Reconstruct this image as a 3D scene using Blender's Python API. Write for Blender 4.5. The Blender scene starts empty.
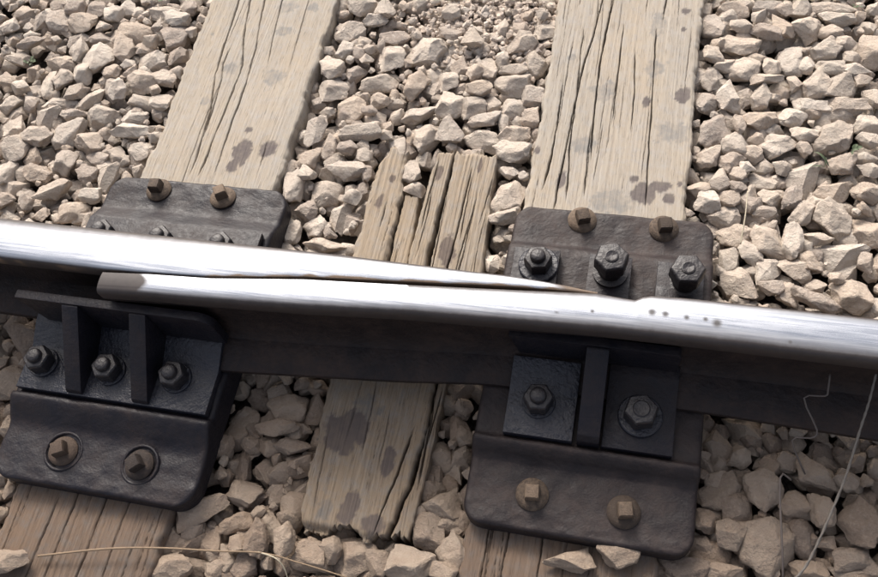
import bpy, bmesh, math, random
import numpy as np
from mathutils import Vector, Matrix, noise
R = math.radians
scene = bpy.context.scene
COL = scene.collection

# ---------------------------------------------------------------- camera
cam_d = bpy.data.cameras.new('camera'); cam = bpy.data.objects.new('camera', cam_d); COL.objects.link(cam)
cam_d.sensor_width = 36.0; cam_d.lens = 36.0*873.19/878.0; cam_d.clip_start = 0.02; cam_d.clip_end = 500
cam.matrix_world = Matrix(((0.972466, -0.110545, 0.205158, 0.270754),
                           (0.190742, 0.883344, -0.428160, -0.553632),
                           (-0.133894, 0.455503, 0.880108, 1.177783),
                           (0, 0, 0, 1)))
scene.camera = cam
# ---------------------------------------------------------------- sky and sun
SUN_EL, SUN_AZ = 41.0, -26.0          # azimuth measured clockwise from +Y (across the track, away from us)
w = bpy.data.worlds.new('World'); scene.world = w; w.use_nodes = True
nt = w.node_tree; bg = nt.nodes['Background']
sky = nt.nodes.new('ShaderNodeTexSky'); sky.sky_type = 'NISHITA'; sky.sun_disc = False
sky.sun_elevation = R(SUN_EL); sky.sun_rotation = R(SUN_AZ); sky.dust_density = 7.0; sky.air_density = 0.8; sky.ozone_density = 0.4
hs = nt.nodes.new('ShaderNodeHueSaturation'); hs.inputs['Saturation'].default_value = 0.55      # thin white haze over the whole sky
nt.links.new(sky.outputs[0], hs.inputs['Color']); nt.links.new(hs.outputs[0], bg.inputs[0]); bg.inputs[1].default_value = 0.15
sd = bpy.data.lights.new('sun', 'SUN'); sd.energy = 1.4; sd.angle = R(15.0); sd.color = (1.0, 0.935, 0.86)
sun = bpy.data.objects.new('sun', sd); COL.objects.link(sun)
dv = Vector((math.sin(R(SUN_AZ))*math.cos(R(SUN_EL)), math.cos(R(SUN_AZ))*math.cos(R(SUN_EL)), math.sin(R(SUN_EL))))
sun.rotation_euler = dv.to_track_quat('Z', 'Y').to_euler(); sun.location = dv*5
vs = scene.view_settings; vs.view_transform = 'Standard'; vs.look = 'None'; vs.gamma = 1; vs.exposure = 0.66; vs.use_curve_mapping = False

# ---------------------------------------------------------------- measured tables (metres)
STONES=[(-0.821,0.555,0.019,0.0226,3),(-0.887,0.528,0.023,0.0258,4),(-0.832,0.513,0.0248,0.0213,4),(-0.927,0.525,0.0171,0.0216,4),(-0.987,0.5,0.0181,0.0151,4),(-0.775,0.543,0.0169,0.0171,4),(-0.774,0.486,0.0254,0.0126,4),(-0.782,0.511,0.0167,0.0106,4),(-0.863,0.562,0.0211,0.0195,3),(-0.917,0.455,0.0316,0.0106,14),(-0.942,0.422,0.0245,0.0148,4),(-0.84,0.417,0.031,0.0198,-1),(-0.828,0.482,0.0226,0.0148,4),(-0.807,0.448,0.0146,0.024,4),(-0.759,0.436,0.0279,0.0331,4),(-0.845,0.367,0.0172,0.0278,5),(-0.808,0.373,0.0191,0.0226,5),(-0.777,0.39,0.0143,0.0215,4),(-0.926,0.363,0.0164,0.0135,5),(-0.894,0.351,0.0173,0.0134,5),(-0.724,0.409,0.0171,0.0154,4),(-0.711,0.376,0.0141,0.0203,5),(-0.774,0.347,0.016,0.0152,5),(-0.809,0.325,0.0358,0.0152,5),(-0.745,0.335,0.0318,0.0131,52),(-0.902,0.31,0.0199,0.0153,5),(-0.667,0.565,0.0295,0.018,3),(-0.616,0.574,0.0127,0.0158,3),(-0.715,0.502,0.039,0.0293,-8),(-0.63,0.539,0.0234,0.0188,4),(-0.628,0.498,0.026,0.028,4),(-0.719,0.461,0.0203,0.0239,4),(-0.651,0.439,0.0304,0.0256,4),(-0.6,0.452,0.018,0.0173,4),(-0.608,0.396,0.0225,0.0141,-21),(-0.694,0.428,0.0124,0.0113,4),(-0.647,0.383,0.0253,0.0212,5),(-0.688,0.358,0.0159,0.0211,5),(-0.611,0.362,0.0102,0.011,5),(-0.595,0.34,0.0175,0.0158,5),(-0.637,0.344,0.025,0.0149,5),(-0.59,0.414,0.0113,0.0121,4),(-0.595,0.513,0.0096,0.0124,4),(-0.871,0.263,0.0205,0.0221,5),(-0.807,0.28,0.0195,0.024,5),(-0.762,0.298,0.026,0.012,5),(-0.812,0.243,0.0277,0.0198,-14),(-0.756,0.255,0.0276,0.0277,5),(-0.708,0.243,0.0264,0.0264,5),(-0.845,0.21,0.0239,0.0257,5),(-0.807,0.2,0.0146,0.0176,6),(-0.781,0.165,0.027,0.0155,6),(-0.733,0.19,0.0198,0.0232,6),(-0.839,0.155,0.0145,0.0253,6),(-0.729,0.128,0.0336,0.0171,33),(-0.676,0.094,0.0278,0.0206,6),(-0.777,0.11,0.0159,0.0209,6),(-0.813,0.1,0.016,0.0162,6),(-0.652,0.13,0.0175,0.0151,6),(-0.679,0.176,0.0196,0.0172,6),(-0.644,0.221,0.0215,0.0154,-27),(-0.6,0.229,0.0197,0.0173,5),(-0.63,0.271,0.0327,0.0166,5),(-0.637,0.167,0.0159,0.0247,6),(-0.676,0.209,0.0215,0.0125,-14),(-0.64,0.304,0.022,0.0148,5),(-0.686,0.263,0.0119,0.0118,5),(-0.737,0.083,0.0149,0.0113,6),(-0.266,0.594,0.0274,0.0213,3),(-0.28,0.539,0.028,0.0271,4),(-0.235,0.571,0.0196,0.0171,4),(-0.277,0.488,0.0184,0.0138,44),(-0.249,0.483,0.0128,0.0138,4),(-0.287,0.444,0.02,0.0225,4),(-0.193,0.532,0.0267,0.0188,4),(-0.184,0.475,0.0226,0.0263,4),(-0.246,0.44,0.0181,0.0175,4),(-0.277,0.396,0.0242,0.0231,5),(-0.235,0.366,0.0248,0.0323,5),(-0.198,0.421,0.034,0.0173,5),(-0.122,0.499,0.0325,0.0408,-30),(-0.124,0.413,0.0221,0.0247,5),(-0.182,0.384,0.0177,0.0152,5),(-0.193,0.35,0.0131,0.0094,5),(-0.273,0.347,0.0142,0.0105,5),(-0.209,0.5,0.0073,0.0118,4),(-0.218,0.59,0.0169,0.0181,3),(-0.093,0.59,0.0157,0.0149,4),(-0.088,0.544,0.0191,0.0137,4),(-0.04,0.526,0.0171,0.0174,4),(0.006,0.567,0.01,0.0214,4),(0.043,0.567,0.0153,0.0155,4),(0.046,0.525,0.0285,0.0191,30),(0.084,0.558,0.0179,0.0163,4),(0.078,0.488,0.0202,0.0293,4),(-0.055,0.469,0.0151,0.0201,4),(-0.005,0.47,0.015,0.0209,4),(0.018,0.486,0.0106,0.0143,4),(0.04,0.471,0.022,0.0123,4),(0.045,0.438,0.033,0.0252,5),(0.084,0.419,0.0181,0.0213,5),(-0.07,0.431,0.0167,0.018,5),(-0.012,0.418,0.02,0.0159,5),(-0.026,0.455,0.0159,0.0171,4),(-0.017,0.378,0.0207,0.0195,5),(-0.057,0.381,0.0217,0.0252,5),(0.049,0.386,0.0205,0.0212,5),(0.014,0.392,0.0155,0.0148,5),(0.074,0.59,0.0108,0.0117,4),(-0.281,0.298,0.0314,0.016,83),(-0.255,0.271,0.0164,0.0241,5),(-0.281,0.245,0.0189,0.0176,6),(-0.291,0.182,0.0195,0.0382,6),(-0.272,0.209,0.0153,0.0137,6),(-0.232,0.182,0.026,0.0253,6),(-0.208,0.227,0.0373,0.0191,-6),(-0.201,0.31,0.0381,0.0177,9),(-0.256,0.138,0.0175,0.0179,6),(-0.269,0.101,0.014,0.023,6),(-0.233,0.117,0.0214,0.0186,6),(-0.198,0.138,0.0173,0.023,6),(-0.185,0.169,0.0133,0.0134,6),(-0.208,0.084,0.0374,0.014,7),(-0.171,0.221,0.0093,0.0127,6),(-0.172,0.194,0.01,0.018,6),(-0.216,0.272,0.0155,0.0139,5),(-0.182,0.259,0.0128,0.0137,6),(-0.11,0.361,0.0347,0.0168,24),(-0.086,0.314,0.0273,0.0276,5),(-0.045,0.326,0.0213,0.0238,5),(0.013,0.317,0.0354,0.0218,-9),(0.008,0.354,0.0264,0.0128,5),(0.063,0.334,0.0227,0.0208,5),(0.069,0.291,0.0299,0.0223,5),(0.073,0.203,0.0275,0.0313,6),(0.067,0.251,0.0156,0.0097,6),(0.073,0.161,0.0263,0.012,24),(0.066,0.081,0.0109,0.0151,7),(-0.093,0.231,0.0142,0.0251,6),(-0.082,0.196,0.0148,0.0124,6),(0.086,0.37,0.0136,0.0201,5),(0.041,0.351,0.0076,0.0164,5),(0.403,0.632,0.0245,0.0169,3),(0.373,0.591,0.0174,0.0243,4),(0.42,0.594,0.0173,0.0139,4),(0.385,0.559,0.0146,0.0157,4),(0.42,0.551,0.0324,0.0238,4),(0.458,0.578,0.0274,0.012,-21),(0.375,0.523,0.0145,0.0192,4),(0.395,0.5,0.0143,0.0127,4),(0.426,0.492,0.0285,0.0225,4),(0.471,0.508,0.0134,0.0189,4),(0.375,0.477,0.016,0.0217,4),(0.444,0.524,0.0169,0.0127,4),(0.431,0.441,0.014,0.0222,5),(0.404,0.433,0.0165,0.024,5),(0.455,0.437,0.014,0.0203,5),(0.463,0.475,0.0232,0.0107,5),(0.479,0.451,0.0181,0.0141,5),(0.372,0.42,0.0165,0.0169,5),(0.461,0.64,0.0217,0.014,3),(0.486,0.632,0.013,0.0121,3),(0.477,0.6,0.0189,0.0203,4),(0.489,0.591,0.0162,0.0239,4),(0.571,0.647,0.0429,0.0129,3),(0.514,0.639,0.0173,0.0167,3),(0.574,0.617,0.0289,0.0137,4),(0.524,0.591,0.0238,0.0219,4),(0.561,0.585,0.0177,0.0127,4),(0.586,0.562,0.0151,0.0126,4),(0.622,0.552,0.0232,0.0339,4),(0.555,0.545,0.0209,0.0189,4),(0.498,0.521,0.0184,0.027,4),(0.525,0.51,0.0108,0.017,4),(0.567,0.507,0.0264,0.0151,4),(0.603,0.505,0.0172,0.0132,4),(0.598,0.533,0.0132,0.0107,4),(0.541,0.473,0.0205,0.0247,5),(0.576,0.468,0.0269,0.0201,5),(0.612,0.483,0.0138,0.0114,5),(0.627,0.449,0.0129,0.0156,5),(0.535,0.431,0.0227,0.0139,5),(0.508,0.468,0.0099,0.0141,5),(0.591,0.436,0.0274,0.0147,5),(0.488,0.456,0.0131,0.0133,5),(0.387,0.366,0.0268,0.0279,5),(0.423,0.373,0.0105,0.0165,5),(0.456,0.39,0.0243,0.0174,5),(0.427,0.337,0.0272,0.0206,-14),(0.381,0.311,0.0168,0.0163,6),(0.416,0.303,0.0198,0.0179,6),(0.448,0.324,0.0143,0.0154,6),(0.485,0.347,0.0302,0.0231,5),(0.397,0.265,0.0157,0.0135,-62),(0.466,0.306,0.0157,0.0135,6),(0.439,0.296,0.0102,0.011,6),(0.464,0.278,0.0195,0.0176,6),(0.422,0.281,0.0142,0.0118,6),(0.478,0.246,0.0177,0.0182,6),(0.445,0.238,0.0201,0.0175,35),(0.426,0.255,0.014,0.0092,6),(0.411,0.235,0.0179,0.0134,6),(0.374,0.248,0.0188,0.011,24),(0.38,0.226,0.0171,0.0184,6),(0.45,0.353,0.012,0.0103,5),(0.484,0.382,0.0096,0.0095,5),(0.492,0.305,0.0141,0.0126,6),(0.505,0.402,0.0194,0.0156,5),(0.538,0.423,0.021,0.0148,5),(0.582,0.421,0.0305,0.0172,5),(0.568,0.368,0.0293,0.0281,5),(0.525,0.368,0.0199,0.0137,-14),(0.615,0.4,0.019,0.0171,5),(0.62,0.362,0.0188,0.0118,5),(0.614,0.336,0.0171,0.0117,6),(0.58,0.314,0.0194,0.0175,6),(0.526,0.286,0.0248,0.0267,6),(0.57,0.263,0.026,0.0173,6),(0.617,0.268,0.0228,0.0147,-7),(0.506,0.245,0.0146,0.0182,6),(0.617,0.306,0.0169,0.0124,6),(0.531,0.233,0.0122,0.009,6),(0.524,0.339,0.0118,0.0119,5),(0.409,0.203,0.0231,0.0198,6),(0.43,0.173,0.0258,0.0196,12),(0.449,0.228,0.0139,0.0116,6),(0.476,0.168,0.0241,0.0275,7),(0.509,0.167,0.0142,0.0266,7),(0.525,0.22,0.0243,0.0131,57),(0.567,0.214,0.0256,0.0259,6),(0.615,0.203,0.0268,0.024,6),(0.423,0.126,0.0142,0.0177,7),(0.45,0.141,0.0202,0.0137,-46),(0.477,0.117,0.0163,0.0207,7),(0.58,0.151,0.0353,0.0253,-6),(0.515,0.125,0.0236,0.0143,-36),(0.535,0.137,0.0192,0.0143,-30),(0.436,0.091,0.0251,0.0222,7),(0.505,0.083,0.0204,0.0157,-52),(0.542,0.07,0.036,0.0116,-17),(0.589,0.086,0.0244,0.0232,7),(0.548,0.178,0.0179,0.0096,7),(0.53,0.171,0.0097,0.0161,7),(0.62,0.075,0.0157,0.0184,7),(0.57,0.11,0.0102,0.0086,7),(0.542,0.101,0.0146,0.0102,7),(0.481,0.085,0.0146,0.0102,7),(0.609,0.144,0.0095,0.0157,7),(0.47,0.217,0.0168,0.0115,6),(-0.276,-0.365,0.0369,0.0214,24),(-0.262,-0.402,0.021,0.0256,10),(-0.243,-0.254,0.0154,0.0284,9),(-0.202,-0.2,0.0282,0.0239,8),(-0.239,-0.183,0.027,0.0161,8),(-0.201,-0.232,0.0293,0.0126,14),(-0.245,-0.298,0.013,0.0342,9),(-0.215,-0.288,0.0159,0.0233,9),(-0.176,-0.311,0.0327,0.0306,9),(-0.226,-0.329,0.0242,0.0199,29),(-0.148,-0.341,0.0189,0.0241,9),(-0.223,-0.373,0.0253,0.0121,17),(-0.171,-0.37,0.0181,0.0135,-22),(-0.184,-0.392,0.018,0.0238,10),(-0.14,-0.391,0.0124,0.0237,10),(-0.107,-0.399,0.0232,0.0205,10),(-0.195,-0.429,0.0164,0.0177,10),(-0.21,-0.4,0.0125,0.0119,10),(-0.232,-0.439,0.0206,0.0148,10),(-0.292,-0.41,0.0154,0.0151,10),(-0.295,-0.449,0.0277,0.0179,10),(-0.173,-0.253,0.029,0.0125,9),(-0.262,-0.223,0.0208,0.016,8),(-0.158,-0.189,0.0163,0.0207,8),(-0.043,-0.391,0.0277,0.024,10),(0.034,-0.385,0.0334,0.0216,10),(-0.01,-0.393,0.0134,0.0159,10),(-0.076,-0.387,0.0136,0.0161,10),(0.057,-0.3,0.0275,0.0236,9),(0.081,-0.314,0.0245,0.0263,9),(0.046,-0.342,0.023,0.0248,9),(0.088,-0.362,0.0214,0.0273,10),(0.056,-0.242,0.021,0.0226,9),(0.083,-0.391,0.0172,0.0114,10),(0.239,-0.35,0.0327,0.0155,10),(0.299,-0.332,0.0234,0.0168,10),(0.354,-0.335,0.0257,0.0138,10),(-0.518,-0.484,0.027,0.0168,10),(0.485,-0.286,0.0384,0.0399,10),(0.42,-0.305,0.0257,0.0235,10),(0.426,-0.223,0.0318,0.0214,57),(0.48,-0.214,0.0224,0.0283,9),(0.545,-0.184,0.0316,0.0184,-39),(0.598,-0.236,0.0281,0.0302,9),(0.532,-0.267,0.032,0.0179,-64),(0.531,-0.223,0.0299,0.0168,9),(0.567,-0.157,0.0265,0.0114,-32),(0.449,-0.246,0.0196,0.0211,9),(0.387,-0.333,0.032,0.0151,0),(0.59,-0.285,0.0214,0.0135,10),(0.435,-0.329,0.0229,0.0123,10),(0.479,-0.176,0.0107,0.0101,9),(0.441,-0.276,0.0168,0.0195,9),(0.552,-0.23,0.0142,0.0194,9),(0.58,-0.19,0.0144,0.0112,9),(0.538,-0.308,0.0201,0.0122,10),(0.412,-0.266,0.017,0.0141,9),(0.593,-0.303,0.0249,0.0094,10)]
C1=[[(-0.5138,0.5859),(-0.5058,0.4642),(-0.4997,0.3982),(-0.4829,0.3198),(-0.4769,0.2217),(-0.4784,0.1778)],[(-0.489,0.5874),(-0.4738,0.4919),(-0.4569,0.4261),(-0.4577,0.3613),(-0.4576,0.2835),(-0.4594,0.2087),(-0.4626,0.1794)],[(-0.492,0.4694),(-0.494,0.4274),(-0.4852,0.3831),(-0.4812,0.3044),(-0.4794,0.2588)],[(-0.4608,0.589),(-0.441,0.4688),(-0.4357,0.3951),(-0.4357,0.3084),(-0.4347,0.2332),(-0.4332,0.1824)],[(-0.4258,0.591),(-0.4154,0.4874),(-0.4068,0.4298)]]
S1=[(-0.3981,0.2367,0.0173,0.0295),(-0.3495,0.2465,0.0162,0.016),(-0.3984,0.2843,0.0069,0.0058),(-0.4072,0.2081,0.0116,0.0141)]
G1=[(-0.3989,0.514,0.0173,0.0116),(-0.3852,0.4071,0.0202,0.018),(-0.4056,0.5744,0.0231,0.0128),(-0.3575,0.5773,0.0116,0.0128),(-0.4765,0.4205,0.0127,0.0128),(-0.5012,0.3402,0.0081,0.0116),(-0.5374,0.4962,0.0069,0.0051)]
C2=[[(0.1793,0.6259),(0.1659,0.5093),(0.1572,0.3678),(0.1531,0.23),(0.1517,0.1722)],[(0.1321,0.439),(0.1331,0.2877),(0.128,0.2127)],[(0.196,0.6268),(0.1905,0.494),(0.1959,0.2787)],[(0.2213,0.5743),(0.2214,0.4134),(0.2218,0.3499)],[(0.2464,0.515),(0.2568,0.3376)],[(0.1532,0.561),(0.1568,0.4493),(0.1642,0.2384),(0.1667,0.1952)],[(0.2765,0.5778),(0.2799,0.4589),(0.2871,0.3026),(0.2906,0.1944)],[(0.1911,0.3472),(0.1954,0.2054)],[(0.1311,0.3978),(0.1331,0.3341)],[(0.2884,0.6322),(0.2861,0.5784)]]
S2=[(0.274,0.4041,0.0076,0.0127),(0.3303,0.424,0.0127,0.0169),(0.3228,0.6073,0.0083,0.0085),(0.3224,0.565,0.0051,0.0056),(0.1554,0.2361,0.0076,0.0184),(0.2852,0.2221,0.0165,0.024),(0.3101,0.239,0.0178,0.0099),(0.3232,0.219,0.0089,0.0099),(0.3385,0.2469,0.0051,0.0056),(0.1088,0.2915,0.0044,0.0071),(0.2681,0.2491,0.0076,0.0071)]
G2=[(0.2401,0.203,0.0318,0.0212),(0.2817,0.4755,0.0191,0.0177),(0.1387,0.4902,0.0095,0.0071),(0.2049,0.4201,0.0254,0.0177),(0.1802,0.3075,0.0191,0.0177),(0.2797,0.578,0.0127,0.0282),(0.3168,0.3431,0.0254,0.0212)]
FSTAIN=[(-0.0882,-0.2175,0.0345,0.0278),(-0.0999,-0.239,0.0251,0.0209),(-0.023,-0.2575,0.01,0.0244),(-0.0625,-0.333,0.0125,0.0244),(-0.0247,-0.3448,0.0188,0.0125),(-0.0966,-0.3386,0.0088,0.0174),(-0.0723,-0.1894,0.0219,0.0278)]
WIRES={'stalk':[(-0.4823,-0.4684,0.01),(-0.3834,-0.4434,0.018),(-0.3042,-0.429,0.02),(-0.224,-0.4202,0.024),(-0.1586,-0.4117,0.024),(-0.1057,-0.4146,0.018),(-0.0329,-0.4217,0.012)],'loop':[(-0.1652,-0.4111,0.022),(-0.137,-0.4156,0.03),(-0.1241,-0.425,0.022),(-0.1179,-0.4378,0.012)],'cord':[(0.5098,-0.3318,0.012),(0.5259,-0.3103,0.022),(0.5422,-0.2648,0.045),(0.5591,-0.2077,0.07),(0.5688,-0.1547,0.1),(0.5739,-0.1251,0.12),(0.5767,-0.0962,0.14)],'w1':[(0.5322,-0.0905,0.11),(0.5323,-0.108,0.1),(0.53,-0.1145,0.095),(0.5064,-0.1187,0.09),(0.5266,-0.1512,0.07),(0.5208,-0.161,0.065),(0.4993,-0.1653,0.06),(0.524,-0.1945,0.02)],'w2':[(0.502,-0.2126,0.045),(0.4879,-0.2136,0.05),(0.496,-0.2915,0.03),(0.5031,-0.3307,0.005)],'weed':[(-0.8861,0.4033,0.0),(-0.6756,0.574,0.0),(0.5915,0.3328,0.0),(0.5537,0.299,0.0),(0.6011,0.632,0.0)]}

# ---------------------------------------------------------------- helpers
def link(name, me, mat=None, parent=None, loc=None, rot=None):
    o = bpy.data.objects.new(name, me); COL.objects.link(o)
    if me is not None and mat is not None and not me.materials:
        for m in (mat if isinstance(mat, (list, tuple)) else [mat]): me.materials.append(m)
    if parent: o.parent = parent
    if loc is not None: o.location = loc
    if rot is not None: o.rotation_euler = rot
    return o
def tag(o, label=None, cat=None, group=None, kind=None):
    if label: o['label'] = label
    if cat: o['category'] = cat
    if group: o['group'] = group
    if kind: o['kind'] = kind
    return o
def empty(name, loc=(0, 0, 0)):
    o = bpy.data.objects.new(name, None); COL.objects.link(o); o.location = loc; o.empty_display_size = .02
    return o
def mesh_np(name, V, F, smooth=True, attrs=None):
    me = bpy.data.meshes.new(name); me.from_pydata([tuple(v) for v in V], [], [tuple(f) for f in F]); me.validate(); me.update()
    if smooth: me.polygons.foreach_set('use_smooth', [True]*len(me.polygons))
    for k, a in (attrs or {}).items():
        at = me.attributes.new(k, 'FLOAT', 'POINT'); at.data.foreach_set('value', np.asarray(a, dtype=np.float32))
    return me
def grid_faces(ny, nx, off=0):
    i = np.arange(ny-1)[:, None]*nx + np.arange(nx-1)[None, :] + off
    return np.stack([i, i+1, i+nx+1, i+nx], -1).reshape(-1, 4)
def from_bm(name, bm, smooth=True, angle=None):
    bmesh.ops.recalc_face_normals(bm, faces=bm.faces)
    me = bpy.data.meshes.new(name); bm.to_mesh(me); bm.free()
    if smooth:
        me.polygons.foreach_set('use_smooth', [True]*len(me.polygons))
        if angle: me.set_sharp_from_angle(angle=R(angle))
    return me
rng = np.random.default_rng(7)
_perm = rng.random(65536).astype(np.float32)
def vnoise(x, y, seed=0):
    """smooth value noise, arrays in, 0..1 out"""
    x = np.asarray(x, float); y = np.asarray(y, float)
    xi = np.floor(x).astype(np.int64); yi = np.floor(y).astype(np.int64)
    fx = x-xi; fy = y-yi; fx = fx*fx*(3-2*fx); fy = fy*fy*(3-2*fy)
    def h(a, b): return _perm[((a*73856093) ^ (b*19349663) ^ (seed*83492791)) & 65535]
    return (h(xi, yi)*(1-fx)+h(xi+1, yi)*fx)*(1-fy)+(h(xi, yi+1)*(1-fx)+h(xi+1, yi+1)*fx)*fy

# ---------------------------------------------------------------- materials
class NB:
    def __init__(s, name):
        s.m = bpy.data.materials.new(name); s.m.use_nodes = True; s.t = s.m.node_tree; s.b = s.t.nodes['Principled BSDF']
    def n(s, typ, **kw):
        q = s.t.nodes.new('ShaderNode'+typ)
        for k, v in kw.items(): setattr(q, k, v)
        return q
    def l(s, a, b): s.t.links.new(a, b)
    def coord(s, scale=(1, 1, 1), which='Object'):
        c = s.n('TexCoord'); mp = s.n('Mapping'); mp.inputs['Scale'].default_value = scale; s.l(c.outputs[which], mp.inputs[0]); return mp.outputs[0]
    def noise(s, vec, scale, detail=4, rough=.6, dist=0):
        q = s.n('TexNoise'); q.inputs['Scale'].default_value = scale; q.inputs['Detail'].default_value = detail
        q.inputs['Roughness'].default_value = rough; q.inputs['Distortion'].default_value = dist; s.l(vec, q.inputs['Vector']); return q.outputs[0]
    def ramp(s, fac, stops):
        q = s.n('ValToRGB'); e = q.color_ramp.elements
        while len(e) < len(stops): e.new(.5)
        for i, (p, c) in enumerate(stops): e[i].position = p; e[i].color = (*c, 1) if len(c) == 3 else c
        s.l(fac, q.inputs[0]); return q.outputs[0]
    def rampf(s, fac, stops): return s.ramp(fac, [(p, (v, v, v)) for p, v in stops])
    def mix(s, fac, a, b, mode='MIX'):
        q = s.n('Mix', data_type='RGBA', blend_type=mode)
        for sock, v in ((q.inputs['Factor'], fac), (q.inputs['A'], a), (q.inputs['B'], b)):
            if isinstance(v, (int, float)): sock.default_value = v
            elif isinstance(v, tuple): sock.default_value = (*v, 1)
            else: s.l(v, sock)
        return q.outputs['Result']
    def math(s, op, a, b=0.0):
        q = s.n('Math', operation=op)
        for i, v in enumerate((a, b)):
            if isinstance(v, (int, float)): q.inputs[i].default_value = v
            else: s.l(v, q.inputs[i])
        return q.outputs[0]
    def attr(s, name): q = s.n('Attribute', attribute_name=name); return q.outputs['Fac']
    def bump(s, h, strength=.5, dist=.002, prev=None):
        q = s.n('Bump'); q.inputs['Strength'].default_value = strength; q.inputs['Distance'].default_value = dist
        s.l(h, q.inputs['Height'])
        if prev is not None: s.l(prev, q.inputs['Normal'])
        return q.outputs[0]
    def done(s, color=None, rough=None, normal=None, metal=None, spec=None):
        for k, v in (('Base Color', color), ('Roughness', rough), ('Normal', normal), ('Metallic', metal), ('Specular IOR Level', spec)):
            if v is None: continue
            if isinstance(v, (int, float)): s.b.inputs[k].default_value = v
            elif isinstance(v, tuple): s.b.inputs[k].default_value = (*v, 1)
            else: s.l(v, s.b.inputs[k])
        return s.m

def mat_stone(name, tintc):
    k = NB(name)
    oi = k.n('ObjectInfo'); tone = k.math('FRACT', k.math('ADD', oi.outputs['Random'], k.attr('tone')))
    v = k.n('Vector' 'Math', operation='ADD'); c = k.n('TexCoord'); k.l(c.outputs['Object'], v.inputs[0])
    cx = k.n('CombineXYZ'); k.l(k.math('MULTIPLY', tone, 40.), cx.inputs[0]); k.l(cx.outputs[0], v.inputs[1]); vec = v.outputs[0]
    g = k.n('NewGeometry'); pos = g.outputs['Position']
    base = k.ramp(tone, [(0, (.47, .40, .335)), (.2, (.56, .50, .43)), (.36, (.40, .35, .30)), (.55, (.58, .525, .46)), (.72, (.46, .385, .315)), (.86, (.33, .285, .25)), (1, (.54, .49, .43))])
    n1 = k.noise(pos, 45, 5, .6); n2 = k.noise(pos, 210, 5, .7); n3 = k.noise(pos, 700, 3, .6)
    col = k.mix(k.rampf(n1, [(.42, 0), (.7, .5)]), base, (.40, .325, .27))
    col = k.mix(k.rampf(n2, [(.5, 0), (.75, .55)]), col, (.62, .57, .51))
    col = k.mix(k.rampf(n2, [(.24, .6), (.42, 0)]), col, (.27, .22, .185))
    n4 = k.noise(pos, 95, 4, .6)
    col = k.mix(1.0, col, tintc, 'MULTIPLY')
    h = k.math('ADD', k.math('MULTIPLY', n2, 1.0), k.math('MULTIPLY', n3, .3))
    nb = k.bump(n4, .7, .006); nb = k.bump(h, .8, .0035, nb)
    return k.done(col, .92, nb, spec=.25)
def mat_wood(name, tint, dark, stainc):
    k = NB(name); vec = k.coord((1, .05, .3)); big = k.coord((1, .35, 1)); iso = k.coord()
    g1 = k.noise(vec, 190, 7, .72, .2); g2 = k.noise(vec, 650, 5, .7); b = k.noise(big, 9, 5, .6, .4); sp = k.noise(iso, 55, 5, .65)
    col = k.mix(k.rampf(g1, [(.32, .0), (.68, 1)]), dark, tint)
    warm = tuple(min(1, c*f) for c, f in zip(tint, (1.0, .91, .80)))
    col = k.mix(k.rampf(b, [(.40, 0), (.72, .75)]), col, warm)
    grey = tuple(sum(tint)/3*f for f in (1.0, .97, .93))
    col = k.mix(k.rampf(sp, [(.46, 0), (.75, .6)]), col, grey)
    col = k.mix(k.rampf(g2, [(.33, .75), (.45, 0)]), col, tuple(c*.4 for c in dark))
    gr = k.math('MULTIPLY', k.attr('grey'), k.rampf(sp, [(.35, .15), (.6, .65)]))
    col = k.mix(gr, col, tuple(c*.55 for c in grey))
    st = k.attr('stain'); stm = k.math('MULTIPLY', st, k.rampf(sp, [(.25, .72), (.6, .95)]))
    col = k.mix(stm, col, stainc)
    col = k.mix(k.math('MULTIPLY', k.attr('crack'), .8), col, (.045, .033, .025))
    h = k.math('ADD', g1, k.math('MULTIPLY', g2, .5)); nb = k.bump(h, .7, .0018); nb = k.bump(sp, .3, .002, nb)
    return k.done(col, .85, nb, spec=.25)
def mat_grease(name, base=(.020, .020, .027), dust=(.13, .10, .085), amount=.35, rough=.42, bumps=.7, spec=.5, upmin=.25):
    k = NB(name); v = k.coord()
    n1 = k.noise(v, 22, 5, .65, .3); n2 = k.noise(v, 120, 5, .7); n3 = k.noise(v, 420, 4, .65)
    g = k.n('NewGeometry'); sz = k.n('SeparateXYZ'); k.l(g.outputs['Normal'], sz.inputs[0])
    up = k.rampf(sz.outputs[2], [(.35, upmin), (.9, 1)])
    dm = k.math('MULTIPLY', k.rampf(n1, [(.38, .15), (.68, 1)]), k.math('MULTIPLY', up, amount))
    dm = k.math('MULTIPLY', dm, k.rampf(n2, [(.3, .4), (.65, 1)]))
    col = k.mix(dm, base, dust)
    col = k.mix(k.rampf(n3, [(.6, 0), (.78, .35)]), col, tuple(min(1, c*4.5) for c in base))
    r = k.rampf(k.math('ADD', k.math('MULTIPLY', n2, .6), k.math('MULTIPLY', n1, .4)), [(.3, rough-.1), (.7, rough+.28)])
    n4 = k.noise(v, 48, 3, .5)
    n5 = k.noise(v, 190, 3, .5); nb = k.bump(n4, bumps, .004); nb = k.bump(n5, bumps, .0022, nb); nb = k.bump(n3, bumps*.7, .0016, nb)
    return k.done(col, r, nb, metal=0.0, spec=spec)
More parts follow.
